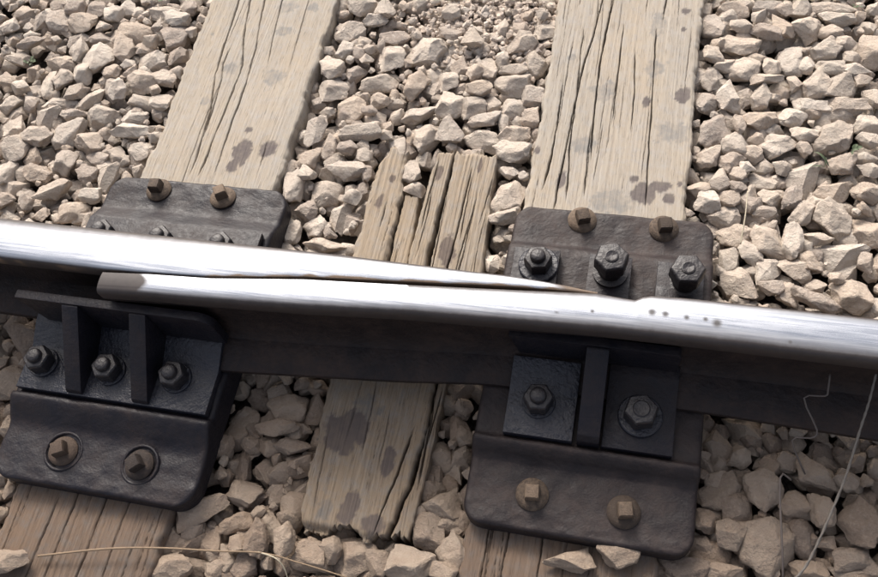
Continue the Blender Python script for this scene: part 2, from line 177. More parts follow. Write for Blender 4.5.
def mat_rail_head():
    k = NB('rail_head_steel'); v = k.coord((.03, 1, 1)); iso = k.coord()
    st = k.noise(v, 340, 5, .65); n = k.noise(iso, 60, 5, .65); p = k.attr('polish')
    pm = k.rampf(k.math('ADD', p, k.math('MULTIPLY', k.math('SUBTRACT', n, .5), .18)), [(.12, 0), (.95, 1)])
    steel = k.mix(k.rampf(st, [(.38, 0), (.62, 1)]), (.36, .385, .43), (.56, .58, .62))
    col = k.mix(pm, k.mix(n, (.022, .018, .018), (.065, .052, .048)), steel)
    col = k.mix(k.attr('rust'), col, k.mix(n, (.10, .066, .042), (.22, .155, .105)))
    pit = k.math('MAXIMUM', k.attr('pit'), k.attr('rust')); pcol = k.attr('pit')
    col = k.mix(pcol, col, (.09, .085, .085))
    rg = k.n('Mix'); k.l(pm, rg.inputs[0]); rg.inputs[2].default_value = .62
    k.l(k.rampf(k.math('ADD', k.math('MULTIPLY', st, .7), k.math('MULTIPLY', n, .3)), [(.3, .20), (.7, .34)]), rg.inputs[3])
    nb = k.bump(st, .12, .0006); nb = k.bump(n, .05, .001, nb)
    mt = k.math('MULTIPLY', pm, k.math('SUBTRACT', 1.0, pit))
    mt = k.math('MULTIPLY', mt, .95)
    return k.done(col, rg.outputs[0], nb, metal=mt)
def mat_rust(name, c1, c2):
    k = NB(name); v = k.coord(); n = k.noise(v, 150, 5, .7); m = k.noise(v, 600, 3, .6); oi = k.n('ObjectInfo')
    n = k.math('ADD', n, k.math('MULTIPLY', k.math('SUBTRACT', oi.outputs['Random'], .6), .5))
    return k.done(k.mix(k.rampf(n, [(.3, 0), (.7, 1)]), c1, c2), .75, k.bump(k.math('ADD', n, m), .6, .0015), spec=.4)
def mat_simple(name, c1, c2, rough=.7, scale=200):
    k = NB(name); v = k.coord(); n = k.noise(v, scale, 4, .6)
    return k.done(k.mix(n, c1, c2), rough, k.bump(n, .4, .001))
def mat_ground():
    k = NB('stony_dirt'); v = k.coord(); n = k.noise(v, 60, 6, .7); q = k.n('TexVoronoi'); q.inputs['Scale'].default_value = 55; k.l(v, q.inputs['Vector'])
    col = k.mix(n, (.09, .072, .058), (.25, .21, .175))
    return k.done(col, .95, k.bump(k.math('ADD', k.math('MULTIPLY', q.outputs[0], -1.), n), 1, .02), spec=.2)
M_STONE = mat_stone('ballast_limestone', (.965, .945, .925)); M_GRIT = mat_stone('pale_grit', (1.12, 1.09, 1.07)); M_STONE_B = mat_stone('brown_limestone', (.64, .575, .52)); M_GROUND = mat_ground()  # M_STONE_B: same stone, tinted darker and browner for the near side of the rails
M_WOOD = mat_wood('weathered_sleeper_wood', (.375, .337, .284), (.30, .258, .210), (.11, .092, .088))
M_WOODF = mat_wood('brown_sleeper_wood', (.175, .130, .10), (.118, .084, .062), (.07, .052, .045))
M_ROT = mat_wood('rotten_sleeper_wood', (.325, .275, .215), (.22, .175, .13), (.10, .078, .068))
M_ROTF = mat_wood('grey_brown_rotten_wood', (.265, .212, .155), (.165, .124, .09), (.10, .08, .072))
M_PLATE = mat_grease('greasy_cast_steel', (.0085, .0083, .0130), (.05, .034, .028), .5, .40, .34, .30); M_PLATE_DUSTY = mat_grease('dusty_cast_steel', (.014, .011, .0125), (.058, .042, .037), .9, .48, .38, .3)
M_CLIP = mat_grease('oily_plate_steel', (.012, .0135, .022), (.05, .04, .037), .35, .31, .7, .6)
M_NUT = mat_grease('oily_nut_steel', (.015, .014, .017), (.075, .057, .048), .4, .38, .4, .5)
M_RAILSIDE = mat_grease('greasy_rail_steel', (.011, .008, .009), (.062, .040, .031), .9, .55, .5, .3, .7)
M_HEAD = mat_rail_head()
M_RUST = mat_rust('rusty_spike_steel', (.055, .039, .029), (.17, .122, .085))
M_RUSTD = mat_rust('dark_rusty_steel', (.03, .022, .019), (.085, .058, .042))
M_STRAW = mat_simple('dry_straw', (.17, .115, .07), (.27, .195, .125)); M_CORD = mat_simple('grey_cord', (.11, .096, .083), (.21, .188, .165), .8, 500)
M_WIRE = mat_simple('dull_wire', (.085, .068, .06), (.14, .115, .10), .6); M_LEAF = mat_simple('weed_leaf', (.06, .085, .04), (.11, .14, .075)); M_STEM = mat_simple('pale_stem', (.35, .30, .22), (.45, .40, .30))

# ---------------------------------------------------------------- ground
ZG = -.075
me = mesh_np('ground', [(-60, -60, ZG), (60, -60, ZG), (60, 60, ZG), (-60, 60, ZG)], [(0, 1, 2, 3)], False)
ground = tag(link('ground', me, M_GROUND), kind='structure')

# ---------------------------------------------------------------- rocks
def rock_mesh(seed, fine=True):
    r = random.Random(seed)
    n = r.randint(10, 15); pts = []
    while len(pts) < n:
        d = Vector((r.gauss(0, 1), r.gauss(0, 1), r.gauss(0, 1))).normalized()
        if all(d.dot(p[0]) < .82 for p in pts): pts.append((d, r.uniform(.62, 1.0)))
    bm = bmesh.new()
    for d, q in pts: bm.verts.new(d/q)
    res = bmesh.ops.convex_hull(bm, input=bm.verts); vv = []
    for f in bm.faces:
        f.normal_update(); o = f.normal.dot(f.verts[0].co)
        if o < 0: nn, o = -f.normal, -o
        else: nn = f.normal
        if o > .12:
            p = nn/o
            if p.length > 1.55: p = p.normalized()*1.55
            vv.append(p)
    bm.free(); bm = bmesh.new()
    for p in vv: bm.verts.new(p)
    bmesh.ops.remove_doubles(bm, verts=bm.verts, dist=.05)
    bmesh.ops.convex_hull(bm, input=bm.verts)
    for v in [v for v in bm.verts if not v.link_faces]: bm.verts.remove(v)
    bmesh.ops.dissolve_limit(bm, angle_limit=R(9), verts=bm.verts, edges=bm.edges)
    lo = Vector([min(v.co[i] for v in bm.verts) for i in range(3)]); hi = Vector([max(v.co[i] for v in bm.verts) for i in range(3)])
    for v in bm.verts: v.co = Vector([(v.co[i]-(lo[i]+hi[i])/2)/((hi[i]-lo[i])/2) for i in range(3)])
    bmesh.ops.bevel(bm, geom=bm.edges[:]+bm.verts[:], offset=r.uniform(.10, .18), segments=2 if fine else 1, profile=.6, affect='EDGES', clamp_overlap=True)
    bmesh.ops.triangulate(bm, faces=bm.faces)
    long = [e for e in bm.edges if e.calc_length() > (.22 if fine else .5)]
    bmesh.ops.subdivide_edges(bm, edges=long, cuts=3 if fine else 1, use_grid_fill=True); bmesh.ops.triangulate(bm, faces=bm.faces)
    if fine:
        for _ in range(2): bmesh.ops.smooth_vert(bm, verts=bm.verts, factor=.35, use_axis_x=True, use_axis_y=True, use_axis_z=True)
    off = Vector((seed*3.7, seed*1.3, 0))
    for v in bm.verts:
        p = v.co
        nz = noise.noise(p*1.5+off)*.16 + noise.noise(p*3.6+off)*.075 + (abs(noise.noise(p*6.5+off))-.25)*(.07 if fine else .04) + (noise.noise(p*13+off)*.022 if fine else 0)
        v.co += p.normalized()*nz
    return from_bm('rock', bm, True, 55)
ROCKS = [rock_mesh(100+i) for i in range(28)]
ROCKS_C = [rock_mesh(300+i, False) for i in range(16)]
def np_mesh(me):
    V = np.empty(len(me.vertices)*3, np.float32); me.vertices.foreach_get('co', V)
    F = [tuple(p.vertices) for p in me.polygons]
    return V.reshape(-1, 3), np.array(F)
RC = [np_mesh(m) for m in ROCKS_C]
S1X, S2X = (-.567, -.316), (.102, .352)
BLOCK = [(*S1X, -2, 3), (*S2X, -2, 3), (-.155, .055, .04, .275), (-.137, .032, -.368, -.05)]
def blocked(x, y, r):
    for x0, x1, y0, y1 in BLOCK:
        if x0-r < x < x1+r and y0-r < y < y1+r: return True
    return False
rs = random.Random(11)
items = []          # x, y, z, a, b, c, ang, big
circ = []
def reg(x, y, a, b, ang):
    ca, sa = math.cos(R(ang)), math.sin(R(ang))
    if a > b*1.35: 
        for t in (-.5, 0, .5): circ.append((x+ca*a*t*1.1, y+sa*a*t*1.1, b*.95))
    elif b > a*1.35:
        for t in (-.5, 0, .5): circ.append((x-sa*b*t*1.1, y+ca*b*t*1.1, a*.95))
    else: circ.append((x, y, (a+b)/2))
for x, y, a, b, ang in STONES:
    sc = 1.23-.13*min(1, max(0, (max(a, b)-.022)/.012)); a *= sc; b *= sc; c = .52*min(a, b)+.15*max(a, b); top = rs.uniform(-.011, .006) if y > -.1 else rs.uniform(-.032, .006)
    if y < -.38: top += .012
    on = any(x0+.01 < x < x1-.01 and y0 < y < y1 for x0, x1, y0, y1 in BLOCK)
    if on: top = c*1.75 if y < 0 else .004
    items.append((x, y, top-c*.92, a, b, c, ang, a*b)); reg(x, y, a, b, ang)
XA, XB, YA, YB = -1.75, 1.5, -1.15, 1.4
def darts(n, r0, r1, top0, top1, pack, blk=.7, area=(XA, XB, YA, YB), skip=None):
    buf = np.full((len(circ)+n, 3), 1e3); buf[:len(circ)] = circ
    for _ in range(n):
        x = rs.uniform(area[0], area[1]); y = rs.uniform(area[2], area[3]); r = rs.uniform(r0, r1)
        if blocked(x, y, r*blk): continue
        if skip and skip(x, y): continue
        cc = buf[:len(circ)]
        if (((cc[:, 0]-x)**2+(cc[:, 1]-y)**2) < ((cc[:, 2]+r)*pack)**2).any(): continue
        e = rs.uniform(.72, 1.0); a, b = (r/math.sqrt(e), r*math.sqrt(e)); c = r*rs.uniform(.6, .9)
        items.append((x, y, rs.uniform(top0, top1)-c*.9, a, b, c, rs.uniform(0, 360), a*b*.5)); buf[len(circ)] = (x, y, r); circ.append((x, y, r))
gravel_zone = lambda x, y: ((x+.03)/.13)**2+((y-.58)/.09)**2 < 1
darts(5000, .026, .036, -.02, .004, .90, skip=gravel_zone)
darts(11000, .014, .024, -.022, .0, .84, skip=gravel_zone)
darts(16000, .010, .015, -.020, -.003, .80, skip=gravel_zone)
darts(18000, .006, .010, -.026, -.006, .74, .5)
# a lower course of stones seen down in the gaps
under = []
gy = YA
while gy < YB:
    gx = XA
    while gx < XB:
        x = gx+rs.uniform(-.012, .012); y = gy+rs.uniform(-.012, .012); r = rs.uniform(.014, .024)
        if not blocked(x, y, -.01): under.append((x, y, rs.uniform(-.046, -.028), r*1.1, r*.9, r*.8, rs.uniform(0, 360)))
        gx += .032
    gy += .032
# fine chips lying between the stones up the middle of the bay
chips = []
for _ in range(2600):
    if rs.random() < .6: x = rs.gauss(-.02, .075); y = rs.gauss(.58, .055)
    else: x = rs.uniform(-1.1, .75); y = rs.uniform(-.55, .85)
    if blocked(x, y, 0): continue
    z = -.022+rs.uniform(-.012, .006); r = rs.choice((.0025, .003, .004, .005, .007)); chips.append((x, y, z, r*1.2, r, r*.8, rs.uniform(0, 360)))
order = sorted(range(len(items)), key=lambda i: -items[i][7])
def infrm(it): return -1.02 < it[0] < .68 and -.5 < it[1] < .67
order = [i for i in order if infrm(items[i])][:300]; top_set = set(order)
def basis(ang, tilt, ta):
    return (Matrix.Rotation(R(tilt), 3, Vector((math.cos(ta), math.sin(ta), 0))) @ Matrix.Rotation(R(ang), 3, 'Z'))
for n, i in enumerate(order):
    x, y, z, a, b, c, ang, _ = items[i]
    o = link('stone', ROCKS[rs.randrange(len(ROCKS))], M_STONE, ground)
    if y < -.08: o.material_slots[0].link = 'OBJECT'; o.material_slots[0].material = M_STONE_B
    sx = rs.choice((-1, 1)); flip = 180 if sx < 0 else 0
    m = basis(ang, rs.uniform(-12, 12), rs.uniform(0, 6.28)) @ Matrix.Diagonal((a, b, c)) @ Matrix.Rotation(R(flip), 3, 'X')
    o.matrix_local = Matrix.Translation((x, y, z)) @ m.to_4x4()
def join_rocks(name, lst, mat):
    VV, FF, TT = [], [], []; off = 0
    for x, y, z, a, b, c, ang in lst:
        V, F = RC[rs.randrange(len(RC))]
        m = np.array(basis(ang, rs.uniform(-25, 25), rs.uniform(0, 6.28)) @ Matrix.Diagonal((a, b, c)))
        VV.append(V@m.T+np.array((x, y, z))); FF.append(F+off); off += len(V); TT.append(np.full(len(V), rs.random()))
    me = bpy.data.meshes.new(name); V = np.concatenate(VV); F = np.concatenate(FF)
    me.vertices.add(len(V)); me.vertices.foreach_set('co', V.astype(np.float32).ravel())
    me.loops.add(len(F)*3); me.loops.foreach_set('vertex_index', F.astype(np.int32).ravel())
    me.polygons.add(len(F)); me.polygons.foreach_set('loop_start', np.arange(0, len(F)*3, 3, dtype=np.int32))
    me.update(calc_edges=True); me.polygons.foreach_set('use_smooth', [True]*len(F)); me.set_sharp_from_angle(angle=R(35))
    at = me.attributes.new('tone', 'FLOAT', 'POINT'); at.data.foreach_set('value', np.concatenate(TT).astype(np.float32))
    return tag(link(name, me, mat, ground), kind='stuff')
small = [it[:7] for i, it in enumerate(items) if i not in top_set]
for nm, lst in (('small_stones', small), ('lower_stones', under), ('stone_chips', chips)):
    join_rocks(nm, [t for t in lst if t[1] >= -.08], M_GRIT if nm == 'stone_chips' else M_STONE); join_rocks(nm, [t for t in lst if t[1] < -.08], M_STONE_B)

# ---------------------------------------------------------------- sleepers
def crack_depth(X, Y, cracks, seed):
    D = np.zeros_like(X); Cm = np.zeros_like(X)
    for q, (pts, wd, dp) in enumerate(cracks):
        p = np.array(sorted(pts, key=lambda t: t[1])); y0, y1 = p[0, 1], p[-1, 1]
        cx = np.interp(Y, p[:, 1], p[:, 0]) + (vnoise(Y*11+q*9.1, Y*0, seed+q)-.5)*.0035 + (vnoise(Y*70+q*3.3, Y*0, seed+q+50)-.5)*.0012 + (vnoise(Y*260+q*3.3, Y*0, seed+q+50)-.5)*.0006
        t = np.clip((Y-y0)/(y1-y0+1e-6), 0, 1)
        env = np.clip(np.minimum((Y-y0), (y1-Y))/.03, 0, 1)
        ww = .62*wd*(.45+.9*vnoise(Y*30+q*5, Y*0, seed+q+90))*(.35+.65*env)
        g = np.exp(-((X-cx)/ww)**2)*env
        D = np.maximum(D, g*dp); Cm = np.maximum(Cm, g)
    return D, Cm
def blobs(X, Y, lst, seed, ragged=.5):
    S = np.zeros_like(X)
    for q, (bx, by, rx, ry) in enumerate(lst):
        d = np.sqrt(((X-bx)/rx)**2+((Y-by)/ry)**2)
        d = d+(vnoise(X*90, Y*90, seed+q)-.5)*ragged+(vnoise(X*260, Y*260, seed+q)-.5)*ragged*.6
        S = np.maximum(S, np.clip((1.06-d)/.17, 0, 1))
    return S
def timber(name, left, right, ylist, cracks, mat, parent=None, stains=(), greys=(), zbot=-.16, edge=.007, rough=.0014, nx=150, seed=1, ragged=(0, 0), ztop=0.0, slope=(0, 0), wear=.006):
    """left / right: polylines (x, y); a plank with a worked top, worn arrises and, where ragged, broken ends"""
    L = np.array(sorted(left, key=lambda t: t[1])); Rr = np.array(sorted(right, key=lambda t: t[1]))
    ys = np.asarray(ylist, float); t = np.linspace(0, 1, nx)
    e = np.array([0, .002, .005, .009]) ; t = np.unique(np.concatenate([e/.2, t, 1-e/.2]))
    nx = len(t); ny = len(ys)
    T, Y = np.meshgrid(t, ys)
    XL = np.interp(Y, L[:, 1], L[:, 0])+(vnoise(Y*38, Y*0, seed+1)-.5)*wear+(vnoise(Y*150, Y*0, seed+2)-.5)*wear*.5
    XR = np.interp(Y, Rr[:, 1], Rr[:, 0])+(vnoise(Y*38, Y*0, seed+3)-.5)*wear+(vnoise(Y*150, Y*0, seed+4)-.5)*wear*.5
    X = XL+(XR-XL)*T
    y0, y1 = ys[0], ys[-1]
    if ragged[0]: Y = Y+np.exp(-(Y-y0)/.03)*(vnoise(X*70, X*0, seed+5)-.3)*ragged[0]+np.exp(-(Y-y0)/.012)*(vnoise(X*300, X*0, seed+6)-.5)*ragged[0]*.5
    if ragged[1]: Y = Y-np.exp(-(y1-Y)/.03)*(vnoise(X*70, X*0, seed+7)-.3)*ragged[1]-np.exp(-(y1-Y)/.012)*(vnoise(X*300, X*0, seed+8)-.5)*ragged[1]*.5
    warp = (vnoise(X*14, Y*5, seed+9)-.5)*.006
    gr = (vnoise((X+warp)*460, Y*4, seed+10)-.5)+.6*(vnoise((X+warp)*190, Y*2, seed+11)-.5)
    Z = ztop+slope[0]*(X-XL.mean())+slope[1]*(Y-y0)+gr*rough+(vnoise(X*16, Y*7, seed+12)-.5)*.004
    dx = np.minimum(X-XL, XR-X); er = edge*(.6+.9*vnoise(Y*25, X*0+T.round()*7, seed+13))
    k = np.clip(1-dx/er, 0, 1); Z -= er*(1-np.sqrt(np.clip(1-k*k, 0, 1)))*.9
    for yy, rg in ((y0, ragged[0]), (y1, ragged[1])):
        d = np.abs(Y-yy); k = np.clip(1-d/(.012 if rg else .004), 0, 1); Z -= (.010 if rg else .003)*k*k*(.5+vnoise(X*120, X*0, seed+14))
    D, Cm = crack_depth(X, Y, cracks, seed+20); Z -= D
    V = np.stack([X, Y, Z], -1).reshape(-1, 3); F = [grid_faces(ny, nx)]
    idx = np.arange(ny*nx).reshape(ny, nx)
    loop = np.concatenate([idx[0, :], idx[1:, -1], idx[-1, -2::-1], idx[-2:0:-1, 0]])
    mid = V[loop].copy(); mid[:, 2] = mid[:, 2]*.0-.03+ztop; lowv = V[loop].copy(); lowv[:, 2] = zbot
    n0 = len(V); m = len(loop); ii = np.arange(m); jj = (ii+1) % m
    F.append(np.stack([loop[ii], n0+ii, n0+jj, loop[jj]], -1)); F.append(np.stack([n0+ii, n0+m+ii, n0+m+jj, n0+jj], -1))
    V = np.concatenate([V, mid, lowv]); F = np.concatenate(F)
    pad = lambda A: np.concatenate([A.ravel(), A.ravel()[loop], A.ravel()[loop]])
    st = blobs(X, Y, stains, seed+30) if len(stains) else np.zeros_like(X)
    gg = blobs(X, Y, greys, seed+60, .8) if len(greys) else np.zeros_like(X)
    me = mesh_np(name, V, F, True, {'stain': pad(st), 'grey': pad(gg), 'crack': pad(Cm)})
    return link(name, me, mat, parent)
def yrows(*seg):
    return np.unique(np.round(np.concatenate([np.arange(a, b, s) for a, b, s in seg]+[[seg[-1][1]]]), 5))
def fine_cracks(x0, x1, y0, y1, n, seed):
    r = random.Random(seed); out = []
    for _ in range(n):
        x = r.uniform(x0+.012, x1-.012); a = r.uniform(y0, y1-.05); b = min(y1, a+r.uniform(.06, .28)); d = r.uniform(-.006, .004)
        out.append(([(x, a), (x+d, b)], r.uniform(.0006, .0009), r.uniform(.002, .005)))
    return out
cr1 = [(p, .0015, .014) for p in C1[:2]]+[(p, .0012, .011) for p in C1[2:4]]+[(C1[4], .0010, .008)]
cr1 = [([*p, (p[0][0]+.004, .8)] if p[0][1] > .5 else p, a, b) for p, a, b in cr1]
cr1 += fine_cracks(-.567, -.316, .13, .8, 7, 3)
cr2 = [(p, .0015, .014) for p in C2[:3]]+[(p, .0012, .011) for p in C2[3:]]
cr2 = [([*p, (p[0][0]+.003, .78)] if p[0][1] > .6 else p, a, b) for p, a, b in cr2]+fine_cracks(.102, .352, .13, .8, 34, 5)
def sleeper(xr, cr, st, gr, label, seed, crf):
    # one timber: pale where the weather bleaches it behind the rail, brown and greasy on this side of it
    t = empty('railway_sleeper', ((xr[0]+xr[1])/2, 0, -.16))
    a = timber('timber', [(xr[0], -.1), (xr[0], 3)], [(xr[1], -.1), (xr[1], 3)], yrows((-.06, .11, .02), (.11, .76, .0035), (.76, 1.7, .03)), cr, M_WOOD, None, st, gr, seed=seed, nx=300, rough=.0008)
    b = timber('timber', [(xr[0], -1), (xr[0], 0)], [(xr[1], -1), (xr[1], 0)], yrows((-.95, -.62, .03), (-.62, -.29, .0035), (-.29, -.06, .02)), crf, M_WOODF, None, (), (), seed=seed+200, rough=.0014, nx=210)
    for o in (a, b): o.parent = t; o.matrix_parent_inverse = Matrix.Translation(-t.location)
    return tag(t, label, 'railway sleeper', 'wooden sleepers under the rails')
sleeper(S1X, cr1, S1, G1, 'pale wooden sleeper with two dark oil spots, left, under the plate with three-bolt brace', 40,
        [([(-.545, -.62), (-.548, -.38)], .0008, .006), ([(-.50, -.62), (-.493, -.38)], .0012, .010), ([(-.47, -.62), (-.462, -.33)], .0011, .009), ([(-.427, -.62), (-.415, -.33)], .0013, .011), ([(-.385, -.52), (-.378, -.33)], .0009, .007)]+fine_cracks(-.567, -.316, -.6, -.3, 8, 8))
sleeper(S2X, cr2, S2, G2, 'pale wooden sleeper with many long cracks, right, under the plate with two front nuts', 70,
        [([(.128, -.6), (.133, -.3)], .0014, .012), ([(.155, -.6), (.16, -.3)], .001, .008), ([(.2, -.6), (.205, -.3)], .0014, .01)]+fine_cracks(.102, .352, -.6, -.3, 9, 18))

rot = empty('rotten_sleeper', (-.05, 0, -.16))
def rpart(*a, **k):
    o = timber(*a, **k); o.parent = rot; o.matrix_parent_inverse = Matrix.Translation(-rot.location); return o
rr = random.Random(77)
def rc(x0, x1, y0, y1, n, w=.0016, d=.012):
    out = []
    for _ in range(n):
        x = rr.uniform(x0, x1); a = rr.uniform(y0, (y0+y1)/2); b = rr.uniform((y0+y1)/2, y1); out.append(([(x, a), (x+rr.uniform(-.008, .008), b)], rr.uniform(.5, 1.2)*w, rr.uniform(.4, 1)*d))
    return out
rpart('splintered_piece', [(-.136, .284), (-.151, .22), (-.155, .136), (-.155, -.06)], [(-.106, .284), (-.1005, .21), (-.097, .14), (-.094, -.06)], yrows((-.05, .28, .003)), rc(-.15, -.1, .03, .28, 3, .001, .008), M_ROT, stains=[(-.132, .165, .008, .016), (-.12, .21, .006, .007)], nx=60, seed=301, ragged=(0, .03), rough=.0016, edge=.008, wear=.006)
rpart('splintered_piece', [(-.0945, .2), (-.093, -.05)], [(-.070, .2), (-.064, .06), (-.064, -.05)], yrows((-.05, .195, .003)), rc(-.09, -.07, .0, .18, 2, .001, .008), M_ROT, nx=36, seed=311, ragged=(0, .03), rough=.0016, ztop=-.006, edge=.004, wear=.003)
rpart('splintered_piece', [(-.056, .279), (-.061, .155), (-.062, -.05)], [(-.03, .281), (-.0315, .2), (-.034, .1), (-.033, -.05)], yrows((-.05, .279, .003)), rc(-.055, -.035, .0, .27, 3, .001, .008), M_ROT, stains=[(-.045, .23, .006, .016)], nx=60, seed=321, ragged=(0, .025), rough=.0016, edge=.004, wear=.003)
rpart('splintered_piece', [(-.026, .281), (-.0255, .2), (-.027, .1), (-.024, -.05)], [(.043, .28), (.05, .168), (.058, .05), (.06, -.05)], yrows((-.05, .28, .003)), rc(-.02, .05, .0, .27, 8, .0012, .012), M_ROT, stains=[(-.005, .09, .014, .03), (.02, .25, .004, .015)], nx=140, seed=331, ragged=(0, .02), rough=.0018, edge=.005, wear=.004)
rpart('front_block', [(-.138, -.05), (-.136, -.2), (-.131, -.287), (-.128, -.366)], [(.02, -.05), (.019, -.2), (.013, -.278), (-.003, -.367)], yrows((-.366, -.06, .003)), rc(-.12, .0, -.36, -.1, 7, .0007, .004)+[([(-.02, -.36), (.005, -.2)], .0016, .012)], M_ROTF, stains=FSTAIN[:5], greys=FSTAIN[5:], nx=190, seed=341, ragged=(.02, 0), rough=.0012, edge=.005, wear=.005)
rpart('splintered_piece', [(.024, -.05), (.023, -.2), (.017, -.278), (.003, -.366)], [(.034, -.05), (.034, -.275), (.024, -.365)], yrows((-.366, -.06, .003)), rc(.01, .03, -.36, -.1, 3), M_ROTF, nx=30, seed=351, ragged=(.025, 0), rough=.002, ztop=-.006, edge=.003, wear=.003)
tag(rot, 'short rotten split timber between the two sleepers, running under the rails', 'railway sleeper')

# ---------------------------------------------------------------- rails
ZT, ZF = .195, .046            # running surface, underside of the foot
def sweep(name, xs, fn, mat, parent, closed=True, attr=None, caps=True):
    """fn(x) -> list of (y, z[, extra...]) rings; one mesh"""
    V = []; A = {}; n = None
    for x in xs:
        ring = fn(x); n = len(ring)
        for p in ring:
            V.append((x, p[0], p[1]))
    F = []
    for i in range(len(xs)-1):
        for j in range(n if closed else n-1):
            a = i*n+j; b = i*n+(j+1) % n; F.append((a, b, b+n, a+n))
    if caps and closed:
        F.append(tuple(range(n-1, -1, -1))); F.append(tuple((len(xs)-1)*n+j for j in range(n)))
    at = {k: [f(*v) for v in V] for k, f in (attr or {}).items()}
    me = mesh_np(name, V, F, True, at); me.set_sharp_from_angle(angle=R(50))
    bm = bmesh.new(); bm.from_mesh(me); bmesh.ops.recalc_face_normals(bm, faces=bm.faces); bm.to_mesh(me); bm.free()
    return link(name, me, mat, parent)
def ip(tab): 
    a = np.array(tab, float); return lambda x: float(np.interp(x, a[:, 0], a[:, 1]))
F_hb = ip([(-.43, -.106), (-.27, -.098), (-.14, -.0835), (0, -.0745), (.093, -.068), (.155, -.0635), (.24, -.057), (.275, -.0578), (.287, -.0575), (.296, -.0515), (.306, -.0485), (.34, -.047), (.36, -.0465), (.56, -.0465), (3, -.0465)])
F_hf = ip([(-.43, -.136), (-.27, -.1305), (-.14, -.1245), (0, -.1145), (.093, -.111), (.249, -.105), (.366, -.1045), (.56, -.1045), (3, -.1045)])
F_ff = ip([(-.43, -.178), (-.28, -.178), (-.02, -.157), (.1, -.1435), (.4, -.1425), (.6, -.148), (3, -.148)])
F_fb = ip([(-.43, -.098), (.1, -.078), (.2, -.03), (.3, -.012), (3, -.012)])
F_wc = ip([(-.43, -.121), (-.14, -.106), (.1, -.088), (.3, -.078), (3, -.078)])
B_hb = ip([(-3, -.039), (-.1, -.0385), (.0, -.0405), (.116, -.0425), (.18, -.046), (.24, -.0515)])
B_hf = ip([(-3, -.1035), (-.46, -.1035), (-.43, -.1030), (-.27, -.0953), (-.2, -.0875), (-.14, -.0800), (-.07, -.0752), (0, -.0698), (.05, -.0664), (.093, -.0630), (.155, -.0592), (.2, -.0560), (.24, -.0540)])
def head_ring(hb, hf, dz=0, depth=.036, rb=.010, rf0=.009):
    w_ = hb-hf; r = min(rb, w_*.45); rf = min(rf0, w_*.4); zt = ZT+dz; P = []
    for k in range(7):
        a = R(90*k/6); P.append((hb-r+r*math.sin(math.pi/2-a), zt-.004-r+r*math.sin(a)+.0032))
    for k in range(1, 30):
        t = k/30; y = (hb-r)+(hf+rf-(hb-r))*t; P.append((y, zt-.0008+.0016*4*t*(1-t)*min(1, w_/.05)))
    for k in range(7):
        a = R(90*k/6); P.append((hf+rf-rf*math.sin(a), zt-.001-rf+rf*math.cos(a)))
    P.append((hf+.001, zt-depth*.72)); P.append((hf+min(.012, w_*.3), zt-depth)); P.append((hb-min(.012, w_*.3), zt-depth)); P.append((hb-.001, zt-depth*.72))
    return P
xsF = np.concatenate([np.arange(-.43, .22, .004), np.arange(.22, .48, .0014), np.arange(.48, .62, .004), np.arange(.65, 2.6, .15)])
xsB = np.concatenate([np.arange(-2.6, -.75, .15), np.arange(-.7, .2401, .005)])
PITS = [(.308, -.075, .0042), (.324, -.0755, .0036), (.349, -.077, .0028), (.371, -.0765, .0026), (.3845, -.080, .0050), (.237, -.083, .002), (.468, -.093, .002), (.195, -.09, .0016)]
def polF(x, y, z):
    hb, hf = F_hb(x), F_hf(x); t = (y-hf)/(hb-hf)
    p = min(1, max(0, (z-(ZT-.0058))/.005)); p *= min(1, max(0, (t-.03)/.38))*min(1, max(0, (1.0-t)/.25)) if x > .0 else min(1, max(0, (t-.02)/.35))*min(1, max(0, (1.05-t)/.15))
    return p*min(1, max(0, (x+.383-.02*(1-4*(t-.55)**2))/.012))
def pitF(x, y, z):
    if z < ZT-.005: return 0.
    return max([max(0., min(1., 1.5-math.hypot(x-a, y-b)/r)) for a, b, r in PITS])
def dzB(x): return -.0075*max(0, min(1, (x-.13)/.10))**1.5
def polB(x, y, z):
    hb, hf = B_hb(x), B_hf(x); t = (y-hf)/(hb-hf+1e-6)
    p = min(1, max(0, (z-(ZT+dzB(x)-.0058))/.005))*min(1, max(0, (.96-t)/.36)); p *= min(1, max(0, (t+.12)/.15))
    return p*max(0, min(1, (.205-x)/.03))
def rustB(x, y, z):
    hb, hf = B_hb(x), B_hf(x); d = (y-hf)+(vnoise(x*60, 0, 5)-.5)*.004; q = max(0, min(1, (x+.33)/.1))
    return float(max(max(0, min(1, (.0032*q-d)/.0015)), max(0, min(1, (x-.185)/.02))*.8))
